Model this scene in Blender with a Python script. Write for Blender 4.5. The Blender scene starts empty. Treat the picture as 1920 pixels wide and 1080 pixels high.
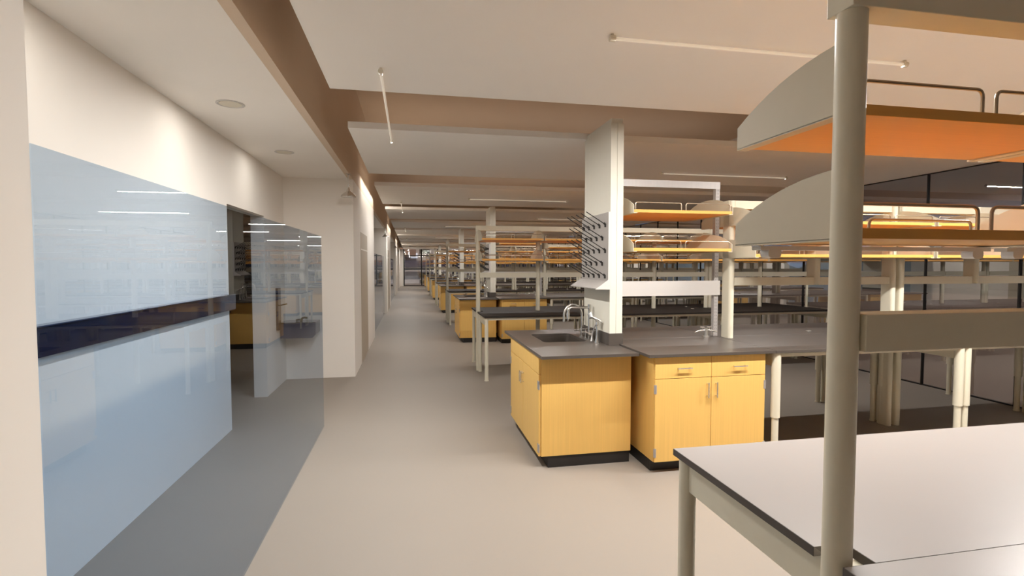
import bpy, bmesh, math, random
from mathutils import Vector, Matrix
random.seed(4)
S = bpy.context.scene
COL = S.collection
PI = math.pi

# ------------------------------------------------------------------ materials
def lin(r, g, b):
    f = lambda c: ((c/255+0.055)/1.055)**2.4 if c/255 > 0.04045 else c/255/12.92
    return (f(r), f(g), f(b), 1)
def mat(name, rgb, rough=.5, metal=0., spec=.5, linear=False):
    m = bpy.data.materials.new(name); m.use_nodes = True
    b = m.node_tree.nodes['Principled BSDF']
    b.inputs['Base Color'].default_value = (*rgb, 1) if linear else lin(*rgb)
    b.inputs['Roughness'].default_value = rough
    b.inputs['Metallic'].default_value = metal
    b.inputs['Specular IOR Level'].default_value = spec
    return m
def noisy(m, scale=(8, 8, 8), amt=.06, detail=4., bump=0., rough_amt=0.):
    """multiplies the base colour with soft procedural noise and adds a fine bump"""
    nt = m.node_tree; N = nt.nodes; L = nt.links; b = N['Principled BSDF']
    tc = N.new('ShaderNodeTexCoord'); mp = N.new('ShaderNodeMapping'); no = N.new('ShaderNodeTexNoise')
    mp.inputs['Scale'].default_value = scale; no.inputs['Detail'].default_value = detail; no.inputs['Scale'].default_value = 1
    L.new(tc.outputs['Object'], mp.inputs['Vector']); L.new(mp.outputs['Vector'], no.inputs['Vector'])
    base = b.inputs['Base Color'].default_value[:]
    mx = N.new('ShaderNodeMix'); mx.data_type = 'RGBA'
    mx.inputs[6].default_value = tuple(c*(1-amt) for c in base[:3])+(1,)
    mx.inputs[7].default_value = tuple(min(1, c*(1+amt)) for c in base[:3])+(1,)
    L.new(no.outputs['Fac'], mx.inputs[0]); L.new(mx.outputs[2], b.inputs['Base Color'])
    if bump:
        bp = N.new('ShaderNodeBump'); bp.inputs['Strength'].default_value = bump; bp.inputs['Distance'].default_value = .002
        L.new(no.outputs['Fac'], bp.inputs['Height']); L.new(bp.outputs['Normal'], b.inputs['Normal'])
    return m
def wood(name, rgb, axis):
    m = mat(name, rgb, .42, spec=.35)
    sc = {'z': (90, 90, 1.6), 'x': (1.6, 90, 60)}[axis]
    return noisy(m, sc, .10, 3.)
def glass(name, tint, refl=1., rough=0.):
    m = bpy.data.materials.new(name); m.use_nodes = True
    nt = m.node_tree; N = nt.nodes; L = nt.links; N.clear()
    o = N.new('ShaderNodeOutputMaterial'); tr = N.new('ShaderNodeBsdfTransparent'); gl = N.new('ShaderNodeBsdfGlossy')
    fr = N.new('ShaderNodeFresnel'); mx = N.new('ShaderNodeMixShader'); mt = N.new('ShaderNodeMath')
    tr.inputs['Color'].default_value = (*tint, 1); gl.inputs['Roughness'].default_value = rough
    fr.inputs['IOR'].default_value = 1.5; mt.operation = 'MULTIPLY'
    ge = N.new('ShaderNodeNewGeometry'); iv = N.new('ShaderNodeMath'); iv.operation = 'MULTIPLY_ADD'
    iv.inputs[1].default_value = -refl; iv.inputs[2].default_value = refl      # reflect on the outer face only
    L.new(ge.outputs['Backfacing'], iv.inputs[0]); L.new(iv.outputs[0], mt.inputs[1])
    L.new(fr.outputs[0], mt.inputs[0]); L.new(mt.outputs[0], mx.inputs[0]); L.new(tr.outputs[0], mx.inputs[1])
    L.new(gl.outputs[0], mx.inputs[2]); L.new(mx.outputs[0], o.inputs['Surface'])
    return m
def emis(name, rgb, st):
    m = bpy.data.materials.new(name); m.use_nodes = True
    b = m.node_tree.nodes['Principled BSDF']; b.inputs['Base Color'].default_value = (*rgb, 1)
    b.inputs['Emission Color'].default_value = (*rgb, 1); b.inputs['Emission Strength'].default_value = st
    return m

M = dict(
    wall=noisy(mat('wall_paint', (236, 230, 222), .7, spec=.3), (3, 3, 3), .015, bump=.05),
    ceil=noisy(mat('ceiling_paint', (247, 242, 235), .8, spec=.2), (3, 3, 3), .015),
    ceil_shaded=noisy(mat('shaded_ceiling_paint', (218, 198, 176), .8, spec=.2), (3, 3, 3), .02),  # white ceiling paint browned to stand in for shade in the gaps
    floor=noisy(mat('resilient_floor', (144, 135, 125), .5, spec=.28), (1.3, 1.3, 1.3), .025, bump=.02),
    wood=wood('maple_veneer', (228, 184, 104), 'z'),
    woodx=wood('maple_shelf', (224, 164, 84), 'x'),
    cream=noisy(mat('cream_powder_coat', (218, 211, 190), .45, spec=.4), (20, 20, 20), .02),
    column=noisy(mat('column_paint', (221, 216, 201), .45, spec=.4), (20, 20, 20), .02),
    panel=noisy(mat('end_panel_coat', (204, 194, 172), .5, spec=.3), (20, 20, 20), .02),
    epoxy=noisy(mat('epoxy_top', (80, 73, 67), .34, spec=.5), (40, 40, 40), .08),
    epoxy_dark=noisy(mat('epoxy_edge', (74, 66, 60), .4, spec=.4), (40, 40, 40), .08),
    laminate=noisy(mat('pale_laminate', (152, 147, 143), .3, spec=.4), (6, 6, 6), .015),
    sink=noisy(mat('sink_epoxy', (72, 64, 57), .4), (30, 30, 30), .06),
    epoxy_dim=noisy(mat('dimmed_epoxy_top', (46, 40, 36), .6, spec=.2), (40, 40, 40), .08),  # darker copy of the epoxy top, standing in for weaker light
    black=mat('black_vinyl', (38, 34, 32), .5),
    chrome=mat('chrome', (222, 219, 214), .24, .9),
    steel=noisy(mat('brushed_steel', (176, 172, 170), .45, .5), (60, 60, 4), .08),
    galv=noisy(mat('galvanised_steel', (188, 183, 180), .55, .1), (140, 140, 140), .22),
    white=mat('white_metal', (206, 201, 196), .35, spec=.4),
    peg=mat('black_peg', (34, 31, 29), .4),
    pegboard=noisy(mat('peg_board', (176, 170, 164), .5, .3), (110, 110, 110), .16),
    rail=mat('wire_rail', (176, 160, 140), .3, .8),
    navy=mat('navy_gloss', (14, 22, 52), .06, spec=.8),
    bronze=mat('bronze', (96, 82, 52), .3, .8),
    slate=mat('slate_gloss', (58, 64, 88), .12, spec=.7),
    mullion=mat('black_aluminium', (16, 14, 13), .4),
    dark=noisy(mat('unlit_room_shade', (48, 46, 40), .7), (2, 2, 2), .1),  # dark grey puts the shade of the unlit side room into its walls
    door=mat('door_laminate', (188, 176, 158), .5),
    glassblue=glass('blue_glass', (.74, .82, .905), 1.15),
    glassclear=glass('clear_glass', (.78, .78, .79), 11.),
    lamp=emis('lamp_tube', (.9, .82, .7), .2),
    tube_end=mat('lamp_cap', (215, 208, 190), .5),
    pave=noisy(mat('terrace_paving', (92, 79, 70), .8), (.6, .6, .6), .08),
    hill=noisy(mat('hillside', (22, 26, 18), .9), (.5, .5, .5), .5),
    facade=noisy(mat('far_facade', (190, 182, 176), .8), (.8, .8, .8), .15),
    facadeb=mat('brown_facade', (150, 116, 98), .8),
    fwin=mat('far_window', (20, 22, 26), .2),
    fblue=mat('blue_fascia', (22, 34, 88), .5),
    farlit=emis('far_lit_sign', (.75, .8, .9), 1.2),
)

# ------------------------------------------------------------------ mesh helpers
def box(bm, x0, x1, y0, y1, z0, z1, bev=0.):
    r = bmesh.ops.create_cube(bm, size=1.)
    vs = r['verts']
    bmesh.ops.scale(bm, vec=(x1-x0, y1-y0, z1-z0), verts=vs)
    bmesh.ops.translate(bm, vec=((x0+x1)/2, (y0+y1)/2, (z0+z1)/2), verts=vs)
    if bev:
        es = list({e for v in vs for e in v.link_edges})
        bmesh.ops.bevel(bm, geom=es, offset=bev, segments=2, profile=.5, affect='EDGES')
def cyl(bm, p0, p1, r0, r1=None, n=16, caps=True):
    p0, p1 = Vector(p0), Vector(p1); r1 = r0 if r1 is None else r1
    d = p1-p0
    q = bmesh.ops.create_cone(bm, cap_ends=caps, segments=n, radius1=r0, radius2=r1, depth=d.length)
    rot = d.to_track_quat('Z', 'Y').to_matrix()
    bmesh.ops.rotate(bm, matrix=rot, verts=q['verts'], cent=(0, 0, 0))
    bmesh.ops.translate(bm, vec=(p0+p1)/2, verts=q['verts'])
def tube(bm, pts, r, n=10, fillet=0., seg=5):
    """a bent rod through pts with rounded corners"""
    P = [Vector(p) for p in pts]
    if fillet:
        out = [P[0]]
        for a, b, c in zip(P, P[1:], P[2:]):
            u = (a-b).normalized(); v = (c-b).normalized()
            f = min(fillet, (a-b).length*.49, (c-b).length*.49)
            s, e = b+u*f, b+v*f
            for i in range(seg+1):
                t = i/seg
                out.append(s*(1-t)**2+b*2*t*(1-t)+e*t*t)
        out.append(P[-1]); P = out
    rings = []; up = None
    for i, p in enumerate(P):
        d = (P[min(i+1, len(P)-1)]-P[max(i-1, 0)]).normalized()
        if up is None:
            up = d.orthogonal().normalized()
        up = (up-d*up.dot(d)).normalized(); w = d.cross(up)
        rings.append([bm.verts.new(p+up*r*math.cos(2*PI*k/n)+w*r*math.sin(2*PI*k/n)) for k in range(n)])
    for a, b in zip(rings, rings[1:]):
        for k in range(n):
            bm.faces.new((a[k], a[(k+1) % n], b[(k+1) % n], b[k]))
    bm.faces.new(rings[0][::-1]); bm.faces.new(rings[-1])
def lathe(bm, prof, n=24, cx=0, cy=0, cz=0):
    rings = [[bm.verts.new((cx+r*math.cos(2*PI*k/n), cy+r*math.sin(2*PI*k/n), cz+z)) for k in range(n)] for r, z in prof]
    for a, b in zip(rings, rings[1:]):
        for k in range(n):
            bm.faces.new((a[k], a[(k+1) % n], b[(k+1) % n], b[k]))
    bm.faces.new(rings[0][::-1]); bm.faces.new(rings[-1])
def prism(bm, pts, axis, a0, a1):
    """closed outline pts (2D) extruded along axis x / y / z"""
    def P(u, v, a):
        return {'x': (a, u, v), 'y': (u, a, v), 'z': (u, v, a)}[axis]
    A = [bm.verts.new(P(u, v, a0)) for u, v in pts]; B = [bm.verts.new(P(u, v, a1)) for u, v in pts]
    n = len(pts)
    for k in range(n):
        bm.faces.new((A[k], A[(k+1) % n], B[(k+1) % n], B[k]))
    bm.faces.new(A[::-1]); bm.faces.new(B)
def rrect(x0, x1, y0, y1, r, n=5):
    out = []
    for cx, cy, a in ((x1-r, y1-r, 0), (x0+r, y1-r, 90), (x0+r, y0+r, 180), (x1-r, y0+r, 270)):
        for i in range(n+1):
            t = math.radians(a+90*i/n); out.append((cx+r*math.cos(t), cy+r*math.sin(t)))
    return out
def plate_with_hole(bm, outer, inner, z0, z1):
    for z in (z0, z1):
        es = []
        for loop in (outer, inner):
            vs = [bm.verts.new((x, y, z)) for x, y in loop]
            es += [bm.edges.new((vs[i], vs[(i+1) % len(vs)])) for i in range(len(vs))]
        bmesh.ops.triangle_fill(bm, edges=es, use_beauty=True)
    for loop in (outer, inner):
        A = [bm.verts.new((x, y, z0)) for x, y in loop]; B = [bm.verts.new((x, y, z1)) for x, y in loop]
        for k in range(len(loop)):
            bm.faces.new((A[k], A[(k+1) % len(loop)], B[(k+1) % len(loop)], B[k]))
    bmesh.ops.remove_doubles(bm, verts=bm.verts, dist=1e-5)
def obj(name, build, m, parent=None, smooth=False, loc=None):
    bm = bmesh.new(); build(bm)
    bmesh.ops.recalc_face_normals(bm, faces=bm.faces)
    me = bpy.data.meshes.new(name); bm.to_mesh(me); bm.free()
    me.materials.append(M[m])
    if smooth:
        me.polygons.foreach_set('use_smooth', [True]*len(me.polygons))
        try: me.set_sharp_from_angle(angle=math.radians(38))
        except Exception: pass
    o = bpy.data.objects.new(name, me); COL.objects.link(o)
    if parent: o.parent = parent
    if loc: o.location = loc
    return o
def B(*a, **k):
    return lambda bm: box(bm, *a, **k)
def tag(o, label, cat, group=None):
    o['label'] = label; o['category'] = cat
    if group: o['group'] = group
    return o
def thing(name, label, cat, group=None, loc=(0, 0, 0)):
    o = bpy.data.objects.new(name, None); o.empty_display_size = .05; COL.objects.link(o); o.location = loc
    return tag(o, label, cat, group)
def struct(name, build, m):
    o = obj(name, build, m); o['kind'] = 'structure'; return o
def dup(src, loc, label, group=None, rotz=None):
    r = src.copy(); COL.objects.link(r); r.location = loc; r['label'] = label
    if rotz is not None: r.rotation_euler = (0, 0, rotz)
    if group: r['group'] = group
    for ch in list(src.children):
        c = ch.copy(); COL.objects.link(c); c.parent = r
        for g in list(ch.children):
            d = g.copy(); COL.objects.link(d); d.parent = c
    return r
class Proto:
    """first call hands out the prototype itself, later calls hand out copies"""
    def __init__(s, make): s.make = make; s.first = None
    def __call__(s, loc, label, group=None, rotz=0):
        if s.first is None:
            s.first = s.make(); o = s.first
            o.location = loc; o.rotation_euler = (0, 0, rotz); o['label'] = label
            if group: o['group'] = group
            return o
        return dup(s.first, loc, label, group, rotz)

# ------------------------------------------------------------------ measured layout (metres, camera over the origin)
PITCH = 6.71
YT, YI, YS = 1.04, 4.395, 4.47                   # centre line of the first table row, of the first island row
NROW = 6
XW = 6.70                              # window wall
YEND = 39.8
ZC = 2.80                              # underside of the ceiling panels
ORD = ['first', 'second', 'third', 'fourth', 'fifth', 'sixth', 'seventh']

# ------------------------------------------------------------------ setting
struct('floor', B(-4.6, XW+.05, -4.2, YEND+.1, -.12, 0), 'floor')
struct('ceiling', B(-.80, XW+.05, -4.2, YEND+.1, 4.25, 4.35), 'ceil_shaded')
struct('ceiling', B(-1.87, -.8605, -4.2, YEND+.1, 2.81, 2.9), 'ceil')
struct('trim_1', B(-.86, -.793, -4.2, YEND+.1, 2.81, 4.25), 'ceil_shaded')
# long aisle-side wall with doorways, and the piers standing out from it
def left_wall(bm):
    X0, X1 = -1.87, -1.72
    box(bm, X0, X1, -4.2, 5.39, 0, 2.81)
    box(bm, X0, X1, 5.39, 6.66, 2.185, 2.81)
    box(bm, X0, X1, 6.66, YEND, 0, 2.81)
struct('wall_left', left_wall, 'wall')
piers = [(-4.2, 1.39), (7.64, 11.8), (17.6, 21.2), (28.0, 31.6), (36.6, 39.79)]
for i, (a, b) in enumerate(piers):
    xf = -.858 if i == 0 else -.793
    struct('wall_pier', B(-1.72, xf, a, b, 0, 2.81), 'wall')
struct('wall_back', B(-4.6, XW+.05, -4.3, -4.2, 0, 4.35), 'wall')
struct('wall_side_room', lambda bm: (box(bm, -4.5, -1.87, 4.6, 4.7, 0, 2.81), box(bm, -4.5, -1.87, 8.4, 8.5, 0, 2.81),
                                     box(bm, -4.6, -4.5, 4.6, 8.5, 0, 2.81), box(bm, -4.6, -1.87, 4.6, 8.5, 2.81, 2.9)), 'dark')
for i, (a, b) in enumerate(piers[1:4]):
    d = struct('door_%d' % (i+1), B(-.799, -.789, a+1.02, a+2.30, .01, 2.13), 'door')
    obj('door_seam', B(-.790, -.7865, a+1.03, a+2.29, 1.845, 1.865), 'wall', d)
# ceiling panels hung between the gaps
edges = [(-4.1, 3.74), (4.764, 7.06), (8.10, 10.50), (11.45, 13.80), (14.75, 17.15), (18.1, 20.5), (21.45, 23.9),
         (24.8, 27.2), (28.2, 30.6), (31.5, 33.9), (34.9, 39.7)]
for i, (a, b) in enumerate(edges):
    struct('ceiling', B(-.53, XW, a, b, ZC, ZC+.056), 'ceil')
# window wall along the right
def posts_right(bm):
    for k in range(-7, 31):
        y = 4.58+1.085*k
        box(bm, XW-.02, XW+.02, y-.008, y+.008, .0125, 2.787)
    box(bm, XW-.02, XW+.02, -4.2, YEND, 2.787, 2.799)
    box(bm, XW-.02, XW+.02, -4.2, YEND, 0, .012)
w1 = struct('window_1', posts_right, 'mullion')
obj('pane', B(XW-.004, XW+.004, -4.2, YEND, .012, 2.80), 'glassclear', w1)
struct('wall_right', B(XW-.01, XW+.05, -4.2, YEND, 2.825, 4.25), 'wall')
# window wall at the end of the aisle
def posts_end(bm):
    for x in (-.50, .80, 2.0, 3.2, 4.4, 5.6, 6.66):
        box(bm, x-.04, x+.04, YEND-.03, YEND+.05, .02, 2.86)
    for z in (.05, 1.30, 2.30, 2.84):
        box(bm, -.5, 6.7, YEND-.02, YEND+.04, z-.03, z+.03)
w2 = struct('window_2', posts_end, 'mullion')
obj('pane', B(-.5, 6.66, YEND, YEND+.006, .05, 2.84), 'glassclear', w2)
struct('wall_end', lambda bm: (box(bm, -1.87, -.54, YEND, YEND+.1, 0, 2.81), box(bm, -.8, XW, YEND, YEND+.1, 2.87, 4.25)), 'wall')

# outside
tag(obj('terrace', B(XW+.051, 30, -20, 58, -.15, -.02), 'pave'), 'grey beige paved terrace outside the window wall', 'terrace')
tag(obj('street', B(-30, XW+.04, YEND+.12, 60, -.6, -.5), 'pave'), 'grey paved street below the end window', 'street')
tag(obj('field', B(30.01, 300, -150, 260, -1.7, -1.5), 'hill'), 'dark green field between the terrace and the hillside', 'field')
def hills(bm):
    n = 90
    prev = None
    for i in range(n):
        y = -70+260*i/(n-1)
        h = 4.2+2.2*math.sin(i*.31)+1.3*math.sin(i*.83+1)+random.uniform(-.5, .5)
        row = [bm.verts.new((70+12*j/4+random.uniform(-1, 1), y, -1.5+(h+1.5)*math.sin(j/4*PI/2))) for j in range(5)]
        if prev:
            for j in range(4):
                bm.faces.new((prev[j], prev[j+1], row[j+1], row[j]))
        prev = row
tag(obj('hillside', hills, 'hill', smooth=True), 'dark green wooded hillside far beyond the terrace', 'hill')
bld = thing('office_building', 'grey office building with blue fascia seen through the end window', 'building', loc=(1, 62, -1))
obj('wall', B(-12, 14, 0, 6, 0, 9), 'facade', bld)
obj('brick_bay', B(-2.4, -.4, -.6, .02, 3.6, 5.6), 'facadeb', bld)
obj('fascia', B(-12, 14, -.7, .02, 2.35, 3.15), 'fblue', bld)
obj('canopy', B(-12, 14, -.5, .02, 1.85, 2.3), 'white', bld)
for z in (.3, 1.1, 4.0, 6.2):
    for x in [-9, -6.6, -4.2, .6, 3., 5.4, 7.8]:
        obj('window', B(x-.6, x+.6, -.06, .02, z, z+(.55 if z < 2 else 1.2)), 'fwin', bld)
for x in (-5, -1, 3, 6.5):
    obj('lit_window', B(x, x+.8, -.08, .02, 3.4, 4.0), 'farlit', bld)

# ------------------------------------------------------------------ left side: glass partitions, ledge, fountain, shower, downlights
def partition(y0, y1, label):
    g = obj('glass_partition', lambda bm: box(bm, -.866, -.856, y0, y1, 0, 1.88), 'glassblue')
    tag(g, label, 'glass partition', 'blue glass partitions along the aisle')
partition(1.392, 5.313, 'blue tinted glass partition nearest the camera, left of the aisle')
partition(12.5, 17.4, 'second blue tinted glass partition along the aisle, past the first door')
partition(22.6, 27.8, 'third blue tinted glass partition, far down the aisle')
ldg = thing('wall_ledge', 'glossy navy ledge fixed along the white wall behind the glass', 'ledge', loc=(-1.72, 2., 1.18))
obj('board', B(.001, .05, -.6, 3.42, -.005, .135), 'navy', ldg)
obj('top_lip', B(.001, .062, -.6, 3.42, .136, .142), 'slate', ldg)
f = thing('drinking_fountain', 'low slate drinking fountain on the pier wall behind the glass', 'drinking fountain', loc=(-1.50, 7.64, .62))
def fbody(bm):
    prism(bm, [(-.02, 0), (.19, 0), (.235, .05), (.235, .2), (-.21, .2), (-.21, 0)], 'y', -.34, -.001)
obj('basin', fbody, 'slate', f)
obj('rim', B(-.212, .238, -.345, -.001, .2, .212), 'navy', f)
def spout(bm):
    cyl(bm, (.02, -.16, .213), (.02, -.16, .245), .018)
    tube(bm, [(.02, -.16, .24), (.05, -.16, .262), (.1, -.16, .255)], .014, fillet=.02)
    cyl(bm, (.0, -.16, .235), (-.05, -.16, .225), .012)
obj('spout', spout, 'bronze', f, smooth=True)
bf = thing('bottle_filler', 'narrow navy wall panel with small black lever beside the fountain', 'bottle filler', loc=(-1.72, 7.2, .75))
obj('back_panel', B(.001, .03, -.07, .07, 0, .55), 'navy', bf)
obj('lever', lambda bm: cyl(bm, (.03, .0, .32), (.12, .02, .34), .008), 'black', bf)

def mk_downlight():
    t = thing('downlight', '', 'ceiling light')
    def ring(bm):
        lathe(bm, [(.098, 0), (.1, -.004), (.088, -.006), (.078, .0)], 32)
    obj('trim_ring', ring, 'white', t, smooth=True)
    obj('lens', lambda bm: cyl(bm, (0, 0, -.0045), (0, 0, -.001), .078, n=32), 'tube_end', t)
    return t
dl = Proto(mk_downlight)
dspots = [(-1.32, 4.27, 'round recessed downlight in the aisle ceiling, nearest of the pair'),
          (-1.32, 5.96, 'round recessed downlight in the aisle ceiling, closer to the first pier')]
for x, y, l in dspots: dl((x, y, 2.81), l, 'recessed downlights over the glass partition')

def mk_shower():
    t = thing('safety_shower', '', 'safety shower')
    obj('pipe', lambda bm: (cyl(bm, (0, 0, .12), (0, 0, .31), .011, n=14), cyl(bm, (0, 0, .30), (0, 0, .312), .035, n=20)), 'chrome', t, smooth=True)
    obj('shower_head', lambda bm: lathe(bm, [(.012, .13), (.022, .10), (.03, .075), (.06, .055), (.088, .03), (.098, .008), (.098, 0), (.05, .004)], 32), 'chrome', t, smooth=True)
    return t
sh = Proto(mk_shower)
for i, y in enumerate((7.2, 17.2, 27.6, 36.2)):
    sh((-.805, y, 2.50), '%s hanging from the aisle ceiling before the %s pier' % ('chrome safety shower head', ORD[i]), 'safety showers along the aisle')

# ------------------------------------------------------------------ slim linear lamps
def mk_lamp(axis, m):
    def mk():
        t = thing('linear_lamp', '', 'ceiling light')
        d = {'x': Vector((1, 0, 0)), 'y': Vector((0, 1, 0))}[axis]
        obj('tube', lambda bm: cyl(bm, d*-.90, d*.90, .009, n=12), m, t, smooth=True)
        for s in (-1, 1):
            obj('end_cap', lambda bm: (cyl(bm, d*.895*s, d*.925*s, .016, n=14), cyl(bm, d*.91*s, d*.91*s+Vector((0, 0, .022)), .008, n=10)), 'tube_end', t, smooth=True)
        return t
    return Proto(mk)
lx = mk_lamp('x', 'lamp'); ly = mk_lamp('y', 'lamp')
lxd, lyd = lx, ly
def area(name, loc, sx, sy, energy, col, rot=(0, 0, 0), shape='RECTANGLE'):
    l = bpy.data.lights.new(name, 'AREA'); l.shape = shape; l.size = sx; l.size_y = sy; l.energy = energy; l.color = col
    o = bpy.data.objects.new(name, l); COL.objects.link(o); o.location = loc; o.rotation_euler = rot; return o
WARM = (1., .975, .945)
def lit(x, y, axis, e):
    area('lamp_light', (x, y, 2.777-.0105), *((1.78, .05) if axis == 'x' else (.05, 1.78)), e, WARM)
lit(1.95, 2.59, 'x', 98); lit(4.74, 2.59, 'x', 120); lit(-.17, 4.21, 'y', 60)  # second lamp is added out of frame to brighten the window side
for k in range(1, 6): lit(-.17, 4.21+PITCH*k, 'y', 14 if k == 1 else 24)
for k in range(6):
    lit(4.1, min(6.22+PITCH*k, 38.5), 'x', 40)
    if k: lit(1.95, 2.59+PITCH*k, 'x', 32 if k < 3 else 40)
lx((1.95, 2.59, 2.777), 'slim linear ceiling lamp over the near white bench', 'slim linear ceiling lamps')
lx((4.74, 2.59, 2.777), 'added slim linear ceiling lamp near the windows, beyond the near white bench', 'slim linear ceiling lamps')
ly((-.17, 4.21, 2.777), 'slim linear ceiling lamp over the aisle nearest the camera', 'slim linear ceiling lamps')
for k in range(1, 6):
    lyd((-.17, 4.21+PITCH*k, 2.777), 'slim linear ceiling lamp over the aisle, %s from the camera' % ORD[k], 'slim linear ceiling lamps')
for k in range(0, 6):
    lxd((4.1, min(6.22+PITCH*k, 38.5), 2.777), 'slim linear crosswise lamp near the windows, %s from the camera' % ORD[k], 'slim linear ceiling lamps')
    if k: lxd((1.95, 2.59+PITCH*k, 2.777), 'slim linear crosswise lamp before the %s sink island' % ORD[k], 'slim linear ceiling lamps')

# ------------------------------------------------------------------ lab tables
def mk_table(L, D, top_m, r=.028, notch=False, ztop=.899, sleeve=False, edge_m=None):
    """origin: floor, left (aisle) end, middle of depth; +y is the far side; notch in the y- corner"""
    def mk():
        t = thing('lab_table', '', 'lab table')
        h = D/2; zt = ztop-.024
        if notch:
            pts = [(.09, -h), (L, -h), (L, h), (0, h), (0, -h+.088), (.09, -h+.088)]
            obj('table_top', lambda bm: prism(bm, pts, 'z', zt, ztop), top_m, t)
        else:
            obj('table_top', B(0, L, -h, h, zt, ztop, bev=.002), top_m, t)
        if edge_m:
            # dark core shows all round under the pale face
            if notch:
                pt2 = [(x+(-.0015 if x == 0 else (0.0015 if x == L else -.0015)), y) for x, y in pts]
                obj('core_edge', lambda bm: prism(bm, pt2, 'z', zt-.0005, ztop-.0008), edge_m, t)
            else:
                obj('core_edge', B(-.0015, L+.0015, -h-.0015, h+.0015, zt-.0005, ztop-.0008), edge_m, t)
        ix, iy = .034, .045
        xs, ys = (ix, L-ix), (-h+iy, h-iy)
        for y in ys:
            obj('side_rail', B(ix, L-ix, y-.012, y+.012, zt-.035, zt-.001), 'cream', t)
        for x in xs:
            obj('end_apron', B(x-.010, x+.010, ys[0], ys[1], zt-.115, zt-.001), 'cream', t)
        for x in xs:
            for y in ys:
                if sleeve:
                    def lg(bm, x=x, y=y):
                        cyl(bm, (x, y, .38), (x, y, zt-.001), .035, n=20); cyl(bm, (x, y, .012), (x, y, .385), .026, n=20)
                        cyl(bm, (x, y, 0), (x, y, .012), .03, n=20)
                else:
                    def lg(bm, x=x, y=y):
                        cyl(bm, (x, y, .012), (x, y, zt-.001), r, n=20); cyl(bm, (x, y, 0), (x, y, .012), r+.004, n=20)
                obj('leg', lg, 'cream', t, smooth=True)
        return t
    return Proto(mk)
TL = 1.82
tA_far = mk_table(TL, .79, 'laminate', r=.031, notch=True, edge_m='epoxy_dark')
tA_near = mk_table(TL, .75, 'laminate', r=.031, edge_m='epoxy_dark')
tC_far = mk_table(TL, .79, 'epoxy_dim', r=.026, notch=True)
tC_near = mk_table(TL, .75, 'epoxy_dim', r=.026)
tB = mk_table(1.865, .822, 'epoxy', sleeve=True, ztop=.926)

# ------------------------------------------------------------------ shelving over the benches
def arch(half, edge=.065, peak=.168, n=18, y0=None):
    """outline (y, z) of an end panel; bottom at z=0"""
    out = [(-half, 0), (-half, edge)]
    for i in range(1, n):
        y = -half+2*half*i/n; out.append((y, edge+(peak-edge)*(1-abs(y/half)**2.2)))
    out += [(half, edge), (half, 0)]
    if y0 is not None:
        out = [(y, z) for y, z in out if y > y0]
        out = [(y0, 0), (y0, peak)]+out
    return out
def mk_shelf(L, half, single=False, inner=.03):
    """one shelf level L long: boards, two end panels, guard rails; origin at aisle end, centre line, underside"""
    def mk():
        t = thing('bench_shelf', '', 'shelf')
        n0, n1 = .004, L-.004
        boards = [(inner, half-.004)] if single else [(inner*0+.004, half-.004), (-half+.004, -.004)]
        for a, b in boards:
            obj('shelf_board', B(n0+.002, n1-.002, a, b, .002, .028, bev=.001), 'woodx', t)
        for x, s in ((0, 1), (L-.004, -1)):
            def pn(bm, x=x, s=s):
                prism(bm, arch(half, y0=(inner-.01 if single else None)), 'x', x, x+.004)
                y0 = inner if single else -half
                if s > 0: box(bm, x, x+.034, y0, half, -.003, .0015)
                else: box(bm, x-.03, x+.004, y0, half, -.003, .0015)
            obj('end_panel', pn, 'panel', t)
        ys = [half-.012, inner+.012] if single else [half-.012, -half+.012]
        for y in ys:
            nseg = max(1, round(L/.4575)); w = L/nseg
            for i in range(nseg):
                a, b = i*w+.022, (i+1)*w-.022
                obj('guard_rail', lambda bm: tube(bm, [(a, y, .028), (a, y, .088), (b, y, .088), (b, y, .028)], .0045, n=8, fillet=.02), 'rail', t, smooth=True)
        return t
    return Proto(mk)
shA = mk_shelf(.915, .42, single=True)
shC = mk_shelf(.915, .42)
shI = mk_shelf(.925, .395)

def mk_frame(L, posts, rail_lo=(1.41, 1.485), rail_hi=(2.115, 2.19), ptop=2.19, round_post=True, y0=-.04, y1=.04, midfull=True, z0=0.):
    """row of posts tied by a low rail and a top rail; posts = list of x"""
    def mk():
        t = thing('shelf_frame', '', 'shelving frame')
        for i, x in enumerate(posts):
            lo = z0 if (i in (0, len(posts)-1) or midfull is True) else rail_lo[0]+.01
            if round_post:
                obj('post', lambda bm: cyl(bm, (x, 0, lo), (x, 0, ptop-.003), .0325, n=28), 'cream', t, smooth=True)
            else:
                obj('post', lambda bm: prism(bm, rrect(x-.028, x+.028, -.07, .07, .0275, 6), 'z', lo, ptop-.003), 'cream', t, smooth=True)
        s = .034 if round_post else .03
        for a, b in zip(posts, posts[1:]):
            if b-a < .1: continue
            obj('low_rail', B(a+s-.008, b-s+.008, y0, y1, *rail_lo, bev=.002), 'cream', t)
        obj('top_rail', B(posts[0]-.033, posts[-1]+.033, y0, y1, rail_hi[0], rail_hi[1], bev=.002), 'cream', t)
        return t
    return Proto(mk)
fA = mk_frame(5.5, [.03, 1.85], rail_lo=(1.399, 1.486), rail_hi=(2.177, 2.262), ptop=2.18, y0=-.038, y1=.038)
fA2 = mk_frame(5.5, [0., 1.83], rail_lo=(1.399, 1.486), rail_hi=(2.177, 2.262), ptop=2.18, y0=-.038, y1=.038)
fC = mk_frame(5.5, [0., .93, 1.86], midfull=True)
fB = mk_frame(3.7, [.03, .94, 1.80], round_post=False, midfull=False)

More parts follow.
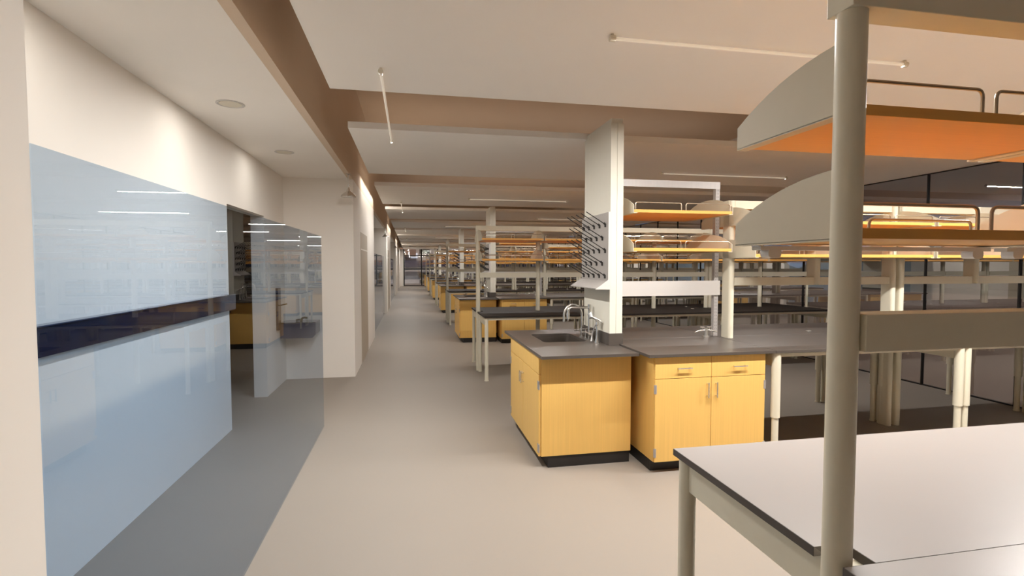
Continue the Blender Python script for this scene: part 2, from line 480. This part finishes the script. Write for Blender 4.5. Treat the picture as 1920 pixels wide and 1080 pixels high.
def mk_tasklight():
    t = thing('task_light', '', 'task light')
    obj('strip', B(.0, .86, -.02, .02, -.012, 0), 'white', t)
    for x in (.05, .81):
        obj('end_cap', lambda bm: prism(bm, rrect(x-.022, x+.022, -.036, -.006, .012, 4), 'y', -.019, .019), 'white', t, smooth=True)
    return t
task = Proto(mk_tasklight)

def mk_turret():
    t = thing('gas_turret', '', 'lab tap')
    obj('base', lambda bm: (cyl(bm, (0, 0, 0), (0, 0, .012), .032, n=20), cyl(bm, (0, 0, .01), (0, 0, .085), .02, .016, n=20)), 'chrome', t, smooth=True)
    for s in (-1, 1):
        def noz(bm, s=s):
            tube(bm, [(0, 0, .065), (s*.045, 0, .065), (s*.085, 0, .055)], .008, fillet=.02)
            cyl(bm, (s*.085, 0, .056), (s*.115, 0, .047), .006, .004, n=10)
        obj('nozzle', noz, 'chrome', t, smooth=True)
        obj('handle', lambda bm: (cyl(bm, (s*.035, 0, .065), (s*.035, 0, .092), .006, n=10), box(bm, s*.035-.022, s*.035+.022, -.005, .005, .088, .098, bev=.002)), 'chrome', t, smooth=True)
    return t
turret = Proto(mk_turret)
def mk_outlet():
    t = thing('flush_outlet', '', 'outlet')
    obj('plate', lambda bm: cyl(bm, (0, 0, 0), (0, 0, .004), .03, n=20), 'chrome', t, smooth=True)
    obj('lid', lambda bm: box(bm, -.02, .02, -.012, .012, .004, .009, bev=.002), 'chrome', t)
    return t
outlet = Proto(mk_outlet)

TX = [.98, .98+1.84, .98+3.68]
PLACE = ['at the aisle', 'in the middle', 'by the windows']
for k in range(NROW):
    Y = YT+PITCH*k
    A = k == 0
    look = 'white-topped' if A else 'dark-topped'
    for j, x in enumerate(TX):
        (tA_far if A else tC_far)((x, Y-.04+.395, 0), '%s lab table %s, far side of %s table row' % (look, PLACE[j], ORD[k]), 'lab tables in the table rows')
        (tA_near if A else tC_near)((x, Y-.042-.375, 0), '%s lab table %s, near side of %s table row' % (look, PLACE[j], ORD[k]), 'lab tables in the table rows')
    for j in range(3):
        pr = (fA if j == 0 else fA2) if A else fC
        x0 = (.97 if j == 0 else 2.853+1.9*(j-1)) if A else .965+1.93*j
        pr((x0 if (A and j == 0) else x0+.03, Y, 0), 'cream post and rail shelving frame %s, %s table row' % (PLACE[j], ORD[k]), 'shelving frames over the table rows')
    for j in range(6):
        x = (1.0 if A else .995)+.928*j
        for z, nm in ((1.662, 'lower'), (1.958, 'upper')):
            (shA if A else shC)((x, Y, z), '%s maple shelf, place %s from the aisle, %s table row' % (nm, ORD[j], ORD[k]), 'maple shelves over the table rows')
        if A and j < 3:
            task((x+.03, Y+.36, 1.657), 'white task light under the lower shelf, %s from the aisle' % ORD[j], 'task lights over the near bench')
    if not A:
        for j, x in enumerate((2.9, 4.4)):
            e = ('aisle', 'window')[j]
            outlet((x, Y-.25, .9), 'small chrome flush outlet, %s end of the near middle table, %s table row' % (e, ORD[k]), 'flush outlets on tables')
            outlet((x+.12, Y+.15, .9), 'small chrome flush outlet, %s end of the far middle table, %s table row' % (e, ORD[k]), 'flush outlets on tables')

# ------------------------------------------------------------------ sink islands
def handle(bm, p0, p1, out, r=.005):
    p0, p1, out = Vector(p0), Vector(p1), Vector(out)
    d = (p1-p0).normalized()*.012
    tube(bm, [p0+d, p0+d+out, p1-d+out, p1-d], r, n=8, fillet=.008)
    cyl(bm, p0+out, p1+out, r, n=8)
# sink cabinet: local origin at its aisle-side near corner on the floor; doors on the x=0 face
SD = 1.16                              # depth along y
def mk_sinkcab():
    t = thing('sink_cabinet', '', 'cabinet')
    W = .765
    def shell(bm):
        box(bm, .02, W, 0, .018, .096, .888); box(bm, .02, W, SD-.018, SD, .096, .888)
        box(bm, W-.018, W, .018, SD-.018, .096, .888); box(bm, .02, W-.018, .018, SD-.018, .096, .114)
    obj('body', shell, 'wood', t)
    obj('toe_kick', B(.078, W-.006, .012, SD-.012, 0, .096), 'black', t)
    obj('apron_panel', B(0, .019, .008, SD-.004, .747, .886, bev=.001), 'wood', t)
    s = SD/2
    for i, (a, b) in enumerate(((.008, s-.002), (s+.002, SD-.004))):
        d = obj('door', B(0, .019, a, b, .098, .741, bev=.001), 'wood', t)
        hy = (b-.028) if i == 0 else (a+.028)
        obj('handle', lambda bm: handle(bm, (0, hy, .56), (0, hy, .66), (-.026, 0, 0)), 'chrome', d, smooth=True)
        ye = a if i == 0 else b
        for z in (.128, .626):
            obj('hinge', lambda bm: (box(bm, -.003, .0, min(ye, ye+(.035 if i == 0 else -.035)), max(ye, ye+(.035 if i == 0 else -.035)), z, z+.067),
                                     cyl(bm, (.002, ye+(-.004 if i == 0 else .004), z), (.002, ye+(-.004 if i == 0 else .004), z+.067), .005, n=10)), 'steel', d)
    return t
sinkcab = Proto(mk_sinkcab)
# base cabinet: front at y=0 facing -y, origin front left corner
def mk_basecab():
    t = thing('base_cabinet', '', 'cabinet')
    W, D = .945, .58
    obj('body', B(0, W, .02, D, .09, .9), 'wood', t)
    obj('toe_kick', B(.004, W-.004, .075, D, 0, .09), 'black', t)
    h = W/2
    for i, (a, b) in enumerate(((.003, h-.002), (h+.002, W-.003))):
        d = obj('drawer', B(a, b, 0, .019, .735, .898, bev=.001), 'wood', t)
        c = (a+b)/2-.02*0
        obj('handle', lambda bm: handle(bm, (c-.06, 0, .812), (c+.06, 0, .812), (0, -.026, 0)), 'chrome', d, smooth=True)
        d = obj('door', B(a, b, 0, .019, .092, .731, bev=.001), 'wood', t)
        hx = b-.035 if i == 0 else a+.035
        obj('handle', lambda bm: handle(bm, (hx, 0, .575), (hx, 0, .695), (0, -.026, 0)), 'chrome', d, smooth=True)
        xe = a if i == 0 else b
        for z in (.13, .62):
            obj('hinge', lambda bm: (box(bm, min(xe, xe+(.012 if i == 0 else -.012)), max(xe, xe+(.012 if i == 0 else -.012)), -.003, 0, z, z+.068),
                                     cyl(bm, (xe+(-.004 if i == 0 else .004), .002, z), (xe+(-.004 if i == 0 else .004), .002, z+.068), .005, n=10)), 'steel', d)
    return t
basecab = Proto(mk_basecab)
# sink worktop: origin at island centre line, x = 0 at world .945
def mk_sinktop():
    t = thing('sink_worktop', '', 'worktop')
    inner = rrect(.20, .60, -.05, .51, .05)
    obj('slab', lambda bm: plate_with_hole(bm, [(0, -.735), (.785, -.735), (.785, .84), (0, .84)], inner, .889, .912), 'epoxy', t)
    def basin(bm):
        a = rrect(.2005, .5995, -.0495, .5095, .05); b = rrect(.21, .59, -.04, .50, .045); c = rrect(.19, .61, -.06, .52, .055)
        def ring(l, z): return [bm.verts.new((x, y, z)) for x, y in l]
        r = [ring(c, .8885), ring(c, .71), ]
        q = [ring(a, .8885), ring(b, .725)]
        n = len(a)
        for u, v in ((r[0], r[1]), (q[0], q[1]), (r[0], q[0])):
            for k in range(n): bm.faces.new((u[k], u[(k+1) % n], v[(k+1) % n], v[k]))
        bm.faces.new(q[1]); bm.faces.new(r[1][::-1])
    obj('sink_basin', basin, 'sink', t)
    obj('drain', lambda bm: cyl(bm, (.40, .22, .7255), (.40, .22, .729), .035, n=20), 'steel', t, smooth=True)
    return t
sinktop = Proto(mk_sinktop)
worktop = Proto(lambda: (lambda t: (obj('slab', B(0, 1.075, 0, .824, .903, .926, bev=.0015), 'epoxy', t), t)[1])(thing('worktop', '', 'worktop')))
# service column, origin island centre line, x at world 1.63
def mk_column():
    t = thing('service_column', '', 'column')
    z0 = .9125
    def body(bm):
        box(bm, 0, .055, -.33, .33, z0+.104, 2.79); box(bm, .0585, .114, -.33, .33, z0+.104, 2.79)
        box(bm, .004, .11, -.325, .325, z0+.104, 2.79)
    obj('cover', body, 'column', t)
    obj('cap', B(.006, .108, -.322, .322, 2.7905, 2.832, bev=.004), 'column', t)
    obj('plinth', lambda bm: (box(bm, -.006, .12, -.336, .336, z0, z0+.104, bev=.001)), 'epoxy', t)
    return t
column = Proto(mk_column)
# drying rack on the aisle face of the column; origin: face centre at x=0, z of bottom tray
def mk_rack():
    t = thing('drying_rack', '', 'drying rack')
    obj('back_board', B(-.028, -.001, -.352, .338, .055, .64, bev=.001), 'pegboard', t)
    def tray(bm):
        prism(bm, [(-.14, .0), (-.135, .0), (-.03, .062), (-.001, .062), (-.001, .052), (-.028, .052), (-.13, -.006), (-.14, -.008)], 'y', -.352, .338)
    tr = obj('drip_tray', tray, 'pegboard', t)
    for y in (-.356, .338):
        obj('tray_end', lambda bm: prism(bm, [(-.142, -.01), (-.001, -.012), (-.001, .07), (-.03, .07)], 'y', y, y+.004), 'white', tr)
    obj('side_channel', B(-.03, -.001, -.356, -.352, .07, .64), 'white', t)
    for r in range(5):
        z = .538-.109*r
        n = 5 if r % 2 == 0 else 4
        for i in range(n):
            y = -.288+.136*i+(0 if n == 5 else .068)
            def pg(bm):
                cyl(bm, (-.03, y, z), (-.205, y, z+.105), .004, n=8)
                cyl(bm, (-.029, y, z-.001), (-.048, y, z+.014), .009, n=10)
                box(bm, -.04, -.028, y-.007, y+.007, z-.022, z+.004)
            obj('peg', pg, 'peg', t)
    return t
rack = Proto(mk_rack)
def mk_faucet():
    t = thing('lab_faucet', '', 'faucet')
    def deck(bm):
        for y in (-.09, .09):
            cyl(bm, (0, y, 0), (0, y, .008), .022, n=18); cyl(bm, (0, y, .008), (0, y, .05), .013, n=16)
        cyl(bm, (0, -.09, .055), (0, .09, .055), .012, n=16)
        cyl(bm, (0, 0, .0), (0, 0, .012), .024, n=18)
    obj('deck_mount', deck, 'chrome', t, smooth=True)
    def riser(bm):
        cyl(bm, (0, 0, .01), (0, 0, .30), .0125, n=16)
        cyl(bm, (0, 0, .285), (0, 0, .325), .016, n=16)
        cyl(bm, (0, 0, .265), (0, 0, .287), .012, .016, n=16)
    obj('riser', riser, 'chrome', t, smooth=True)
    def sp(bm):
        tube(bm, [(0, 0, .297), (-.205, 0, .297), (-.205, 0, .215)], .0115, n=12, fillet=.075, seg=8)
        cyl(bm, (-.205, 0, .25), (-.205, 0, .195), .0145, .0145, n=14); cyl(bm, (-.205, 0, .195), (-.205, 0, .175), .0085, .005, n=12)
    obj('spout', sp, 'chrome', t, smooth=True)
    for y in (-.09, .09):
        obj('valve_handle', lambda bm: (cyl(bm, (0, y, .05), (0, y, .085), .009, n=12), box(bm, -.035, .035, y-.006, y+.006, .08, .092, bev=.003), cyl(bm, (-.012, y, .055), (-.04, y, .055), .01, n=12)), 'chrome', t, smooth=True)
    return t
faucet = Proto(mk_faucet)
def mk_goose():
    t = thing('gooseneck_tap', '', 'faucet')
    obj('base', lambda bm: (cyl(bm, (0, 0, 0), (0, 0, .01), .024, n=18), cyl(bm, (0, 0, .01), (0, 0, .09), .014, n=16)), 'chrome', t, smooth=True)
    def sp(bm):
        pts = [(0, 0, .08), (0, 0, .20)]
        for i in range(1, 13):
            a = PI*i/12
            pts.append((-.09+.09*math.cos(a), 0, .20+.11*math.sin(a)))
        pts.append((-.18, 0, .17))
        tube(bm, pts, .011, n=12)
        cyl(bm, (-.18, 0, .18), (-.18, 0, .145), .011, n=14)
    obj('spout', sp, 'chrome', t, smooth=True)
    obj('lever', lambda bm: (cyl(bm, (0, 0, .055), (-.05, 0, .06), .008, n=10), box(bm, -.075, -.045, -.004, .004, .05, .072, bev=.002)), 'chrome', t, smooth=True)
    return t
goose = Proto(mk_goose)
def mk_eyewash():
    t = thing('eyewash_spray', '', 'eyewash')
    obj('stand', lambda bm: lathe(bm, [(.024, 0), (.024, .006), (.013, .04), (.011, .09), (.011, .155), (.015, .16), (.015, .185), (.008, .19)], 18), 'chrome', t, smooth=True)
    obj('hose', lambda bm: tube(bm, [(-.012, -.0, .165), (-.02, .03, .12), (-.03, .05, .06), (-.045, .03, .012)], .006, n=8, fillet=.03), 'steel', t, smooth=True)
    def head(bm):
        cyl(bm, (0, 0, .185), (-.01, 0, .215), .012, n=14)
        cyl(bm, (.03, -.01, .195), (-.05, .02, .232), .011, n=14)
        cyl(bm, (-.045, .02, .222), (-.05, .04, .255), .022, .026, n=18)
        cyl(bm, (.01, -.02, .2), (.035, -.045, .185), .007, n=10)
    obj('spray_head', head, 'chrome', t, smooth=True)
    return t
eyewash = Proto(mk_eyewash)
# steel shelf frame between the column and the first bench post; origin centre line, x at world 1.744
def mk_steelframe():
    t = thing('steel_shelf_frame', '', 'shelving frame')
    def up(bm):
        box(bm, 1.04, 1.082, -.03, .012, .9265, 2.374)
    u = obj('upright', up, 'galv', t)
    def slots(bm):
        for i in range(44):
            z = .96+i*.031
            for x in (1.052, 1.068): box(bm, x, x+.0025, -.0304, -.0301, z, z+.012)
    o = obj('slots', slots, 'epoxy_dark', u)
    obj('top_rail', B(.002, 1.082, -.034, -.0305+.0, 2.312, 2.376), 'steel', t)
    obj('top_channel', B(.002, 1.04, -.030, .012, 2.322, 2.372), 'steel', t)
    obj('service_plate', B(.002, 1.092, -.046, -.0315, 1.315, 1.453, bev=.001), 'white', t)
    return t
steelframe = Proto(mk_steelframe)

for k in range(NROW):
    Y = YI+PITCH*k; n = ORD[k]
    Q = YS+PITCH*k
    sinkcab((.972, Y-.525, 0), 'maple sink cabinet with aisle-facing doors, %s sink island' % n, 'sink cabinets at the aisle')
    sinktop((.96, Q, 0), 'dark epoxy sink worktop at the aisle end of the %s island' % n, 'sink worktops')
    basecab((1.81, Y-.795, 0), 'maple base cabinet with two drawers, near side of %s sink island' % n, 'maple base cabinets')
    if k < 0: pass
    basecab((1.81+.945, Y+.795, 0), 'maple base cabinet with two drawers, far side of %s sink island' % n, 'maple base cabinets', rotz=PI)
    worktop((1.747, Y-.826, 0), 'dark epoxy worktop over the near cabinet, %s sink island' % n, 'epoxy worktops')
    worktop((1.747, Y+.002, 0), 'dark epoxy worktop over the far cabinet, %s sink island' % n, 'epoxy worktops')
    column((1.658, Q, 0), 'tall cream service column standing on the %s sink island' % n, 'service columns')
    rack((1.658, Q-.01, 1.405), 'peg drying rack with drip tray on the %s service column' % n, 'peg drying racks')
    faucet((1.615, Q+.06, .912), 'chrome swing-spout lab faucet beside the %s sink' % n, 'swing-spout faucets')
    goose((1.615, Q+.27, .912), 'chrome gooseneck tap behind the faucet, %s sink' % n, 'gooseneck taps')
    eyewash((1.61, Q-.16, .912), 'chrome eyewash spray in front of the faucet, %s sink' % n, 'eyewash sprays')
    steelframe((1.774, Q-.02, 0), 'steel shelf frame between column and post, %s sink island' % n, 'steel shelf frames')
    for z, nm in ((1.716, 'lower'), (2.040, 'upper')):
        shI((1.838, Q, z), '%s maple shelf beside the service column, %s sink island' % (nm, n), 'maple shelves beside the columns')
    turret((2.70, Y-.03, .926), 'chrome twin gas tap by the steel frame, %s sink island' % n, 'twin gas taps')
    for j in range(2):
        x = 2.826+1.87*j
        pl = ('next to the cabinets', 'by the windows')[j]
        tB((x, Y-.415, 0), 'dark-topped lab table %s, near side of %s sink island' % (pl, n), 'lab tables on the sink islands')
        tB((x, Y+.415, 0), 'dark-topped lab table %s, far side of %s sink island' % (pl, n), 'lab tables on the sink islands')
        fB((x+.036, Y-.075, 0), 'cream post and rail shelving frame %s, %s sink island' % (pl, n), 'shelving frames on the sink islands')
        for i in range(2):
            for z, nm in ((1.665, 'lower'), (1.958, 'upper')):
                shC((x+.038+.92*i, Y-.075, z), '%s maple shelf, place %s past the steel frame, %s sink island' % (nm, ORD[j*2+i], n), 'maple shelves on the sink islands')
        outlet((x+1.10, Y-.1-.12, .927), 'small chrome flush outlet on the near table %s, %s sink island' % (pl, n), 'flush outlets on islands')
        outlet((x+1.14, Y+.16, .927), 'small chrome flush outlet on the far table %s, %s sink island' % (pl, n), 'flush outlets on islands')

# ------------------------------------------------------------------ light
def spot(name, loc, rot, energy, size, blend, rad, col):
    l = bpy.data.lights.new(name, 'SPOT'); l.energy = energy; l.spot_size = size; l.spot_blend = blend; l.shadow_soft_size = rad; l.color = col
    o = bpy.data.objects.new(name, l); COL.objects.link(o); o.location = loc; o.rotation_euler = rot; return o
for x, y in [d[:2] for d in dspots]+[(-1.32, 2.58)]:  # last beam has no fixture, added out of view to lift the left wall
    area('downlight_beam', (x, y, 2.803), .15, .15, 2.8, (1, .95, .88), shape='DISK')
for a, b in edges[:6]:
    area('gap_fill_uplight', (2.9, (a+b)/2, 2.95), 5.6, .15, 6, (1, .92, .84), rot=(PI, 0, 0))  # unseen uplights added above the panels to brighten the ceiling gaps
sun = bpy.data.lights.new('dusk_sun', 'SUN'); sun.energy = 5; sun.color = (1, .86, .76); sun.angle = .05
so = bpy.data.objects.new('dusk_sun', sun); COL.objects.link(so); so.rotation_euler = (math.radians(28), 0, 0); so.location = (20, 10, 20)
area('cove_light', (-.66, 10.2, 3.05), .08, 2.8, 14, (1, .93, .84))
area('cove_light', (-.66, 20.0, 3.05),   .08, 3.0, 12, (1, .93, .84))
area('cove_light', (-.66, 30.0, 3.05),   .08, 3.0, 12, (1, .93, .84))

w = bpy.data.worlds.new('dusk'); S.world = w; w.use_nodes = True
nt = w.node_tree; bg = nt.nodes['Background']
tc = nt.nodes.new('ShaderNodeTexCoord'); sp_ = nt.nodes.new('ShaderNodeSeparateXYZ'); cr = nt.nodes.new('ShaderNodeValToRGB')
cr.color_ramp.elements[0].position = 0.03; cr.color_ramp.elements[0].color = (.2, .27, .42, 1)
cr.color_ramp.elements[1].position = .10; cr.color_ramp.elements[1].color = (.012, .014, .022, 1)
nt.links.new(tc.outputs['Generated'], sp_.inputs[0]); nt.links.new(sp_.outputs['Z'], cr.inputs[0]); nt.links.new(cr.outputs[0], bg.inputs[0])
bg.inputs[1].default_value = 1.2

# ------------------------------------------------------------------ camera
cam = bpy.data.cameras.new('camera'); co = bpy.data.objects.new('camera', cam); COL.objects.link(co)
cam.sensor_width = 36; cam.lens = 968/1920*36; cam.clip_start = .05; cam.clip_end = 400
co.location = (0, 0, 1.6)
co.rotation_euler = (math.radians(90-2.55), 0, -math.radians(11.08))
S.camera = co
S.view_settings.view_transform = 'Standard'; S.view_settings.look = 'None'; S.view_settings.gamma = 1
S.view_settings.use_curve_mapping = False
S.view_settings.exposure = .25
S.cycles.max_bounces = 10; S.cycles.diffuse_bounces = 6; S.cycles.transparent_max_bounces = 16
S.cycles.use_denoising = True
